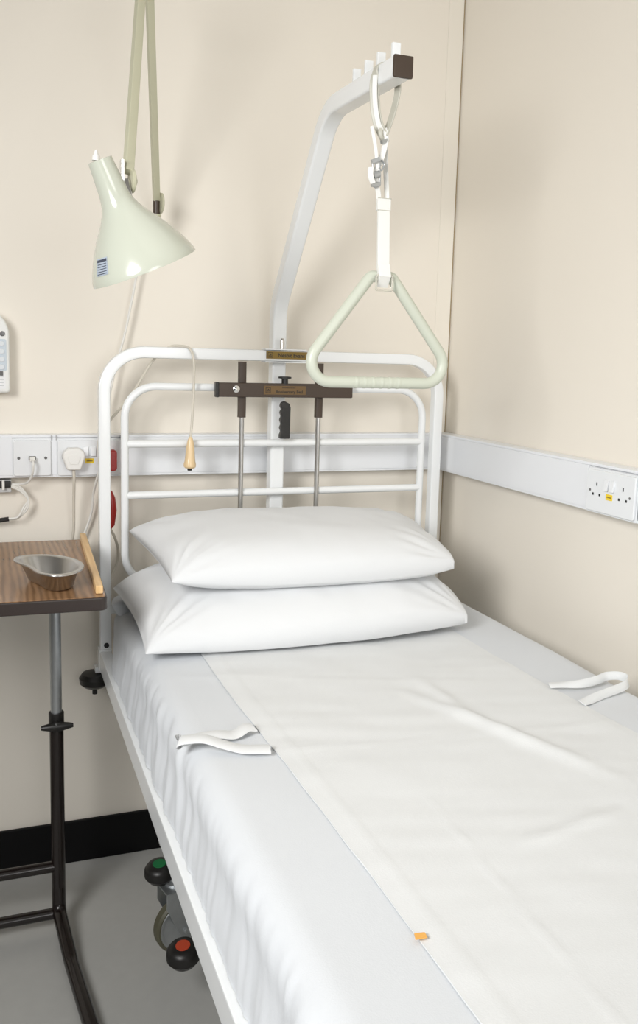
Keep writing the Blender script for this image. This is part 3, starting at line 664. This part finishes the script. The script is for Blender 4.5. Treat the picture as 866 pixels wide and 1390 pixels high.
# ------------------------------------------------------------------ overbed table
tbz = .860
ot = thing('overbed_table', (-1.35,-.30,0), 'wood-grain overbed table with dark edge on brown tubular stand', 'table')
TF = Matrix.Translation((-.994,-.335,0))@Matrix.Rotation(math.radians(-2.0),4,'Z')
def TB(x,y,z): return TF@V((x,y,z))
TW, TDp = .80, .262
ol = [(x-TW/2,y) for x,y in rrect(TW,TDp*2,.012,4)]
obj('table_edge', prism(ol, tbz-.026, tbz-.0012, TF), M_edge, ot, bevel=.003)
obj('table_top', prism([(x-TW/2,y) for x,y in rrect(TW-.006,TDp*2-.006,.010,4)], tbz-.0012, tbz, TF), M_walnut, ot)
obj('lip', xf(box(-.020,-.006,-TDp+.022,TDp-.004,tbz,tbz+.016), TF), M_lip, ot, bevel=.0025)
cx, cy = -1.0755, -.262
obj('support_plate', box(cx-.20,cx+.03,cy-.045,cy+.045,tbz-.034,tbz-.026), M_tube, ot, bevel=.001)
obj('inner_column', tube([(cx,cy,.48),(cx,cy,tbz-.034)], .0122, 18), M_zinc, ot, smooth=True)
outer = fillet([(cx,cy,.512),(cx,cy,.10),(cx-.001,cy-.012,.046),(cx+.014,cy-.16,.0165),(cx+.055,cy-.55,.0165)], [0,.05,.03,.1,0], 6)
oc = obj('outer_column', tube(outer, .0152, 18, nrm=(1,0,0)), M_tube, ot, smooth=True)
obj('collar', lathe([(0,.0165),(.03,.0165),(.032,.0155)], (cx,cy,.482), (0,0,1), 20), M_black, ot, smooth=True)
obj('clamp_knob', join(lathe([(0,.011),(.014,.010),(.017,.006)], (cx,cy-.015,.489), (0,-1,0), 16), sweep([(cx-.034,cy-.024,.489),(cx-.028,cy-.024,.489),(cx-.010,cy-.024,.489),(cx+.010,cy-.024,.489),(cx+.028,cy-.024,.489),(cx+.034,cy-.024,.489)], circ(.010,12), widths=[.45,.62,1,1,.62,.45])), M_black, ot, smooth=True)
for z, y in ((.148,cy),(.040,cy-.010)):
    obj('base_bar', tube([(cx-.005,y,z),(cx-.62,y,z)], .0125, 16), M_tube, ot, smooth=True)
obj('far_leg', tube(fillet([(cx-.62,cy,.17),(cx-.62,cy,.10),(cx-.62,cy-.012,.046),(cx-.62,cy-.16,.0165),(cx-.62,cy-.55,.0165)], [0,.03,.03,.1,0], 6), .0152, 16, nrm=(1,0,0)), M_tube, ot, smooth=True)
for x in (cx+.03, cx-.62): obj('glide', lathe([(0,.010),(.004,.012),(.012,.010)], (x+.02*(x>-1.2),cy-.52,0), (0,0,1), 14), M_black, ot, smooth=True)

# ------------------------------------------------------------------ kidney dish
def kidney(L, W, bend, n=64):
    R = L/bend; out = []
    for i in range(n):
        a = 2*math.pi*i/n; ca, sa = math.cos(a), math.sin(a)
        s = L/2*math.copysign(abs(ca)**.80, ca); w_ = W/2*math.copysign(abs(sa)**.85, sa)
        t = s/R; out.append(((R+w_)*math.sin(t), (R+w_)*math.cos(t)-R))
    return out
def dish():
    L, W, B = .178, .086, 2.05
    rings = [(L*.55,W*.50,0.0),(L*.68,W*.66,0.0008),(L*.74,W*.72,.004),(L*.93,W*.94,.036),(L*.985,W*1.02,.0385),(L*1.06,W*1.14,.0385),(L*1.07,W*1.155,.0370),(L*1.075,W*1.16,.0385),(L*1.06,W*1.14,.0402),(L*.98,W*1.0,.0402),(L*.915,W*.92,.0375),(L*.725,W*.70,.0055),(L*.66,W*.62,.0022),(L*.50,W*.45,.0018)]
    vs, fs = [], []; n = 64
    for l,w_,z in rings: vs += [V((x,y,z)) for x,y in kidney(l,w_,B*l/L,n)]
    for j in range(len(rings)-1):
        for i in range(n): a = j*n+i; b = j*n+(i+1)%n; fs.append((a,b,b+n,a+n))
    c0 = len(vs); vs.append(V((0,0,0))); c1 = len(vs); vs.append(V((0,0,.0018)))
    m0 = (len(rings)-1)*n
    for i in range(n): fs.append((c0,(i+1)%n,i)); fs.append((c1,m0+i,m0+(i+1)%n))
    return vs, fs
KM = Matrix.Translation((-1.090,-.478,tbz+.0005))@Matrix.Rotation(math.radians(-70),4,'Z')
kd_o = obj('kidney_dish', xf(dish(), KM), M_steel, None, smooth=True, angle=60)
tag(kd_o, 'shiny stainless steel kidney dish on the overbed table', 'dish')
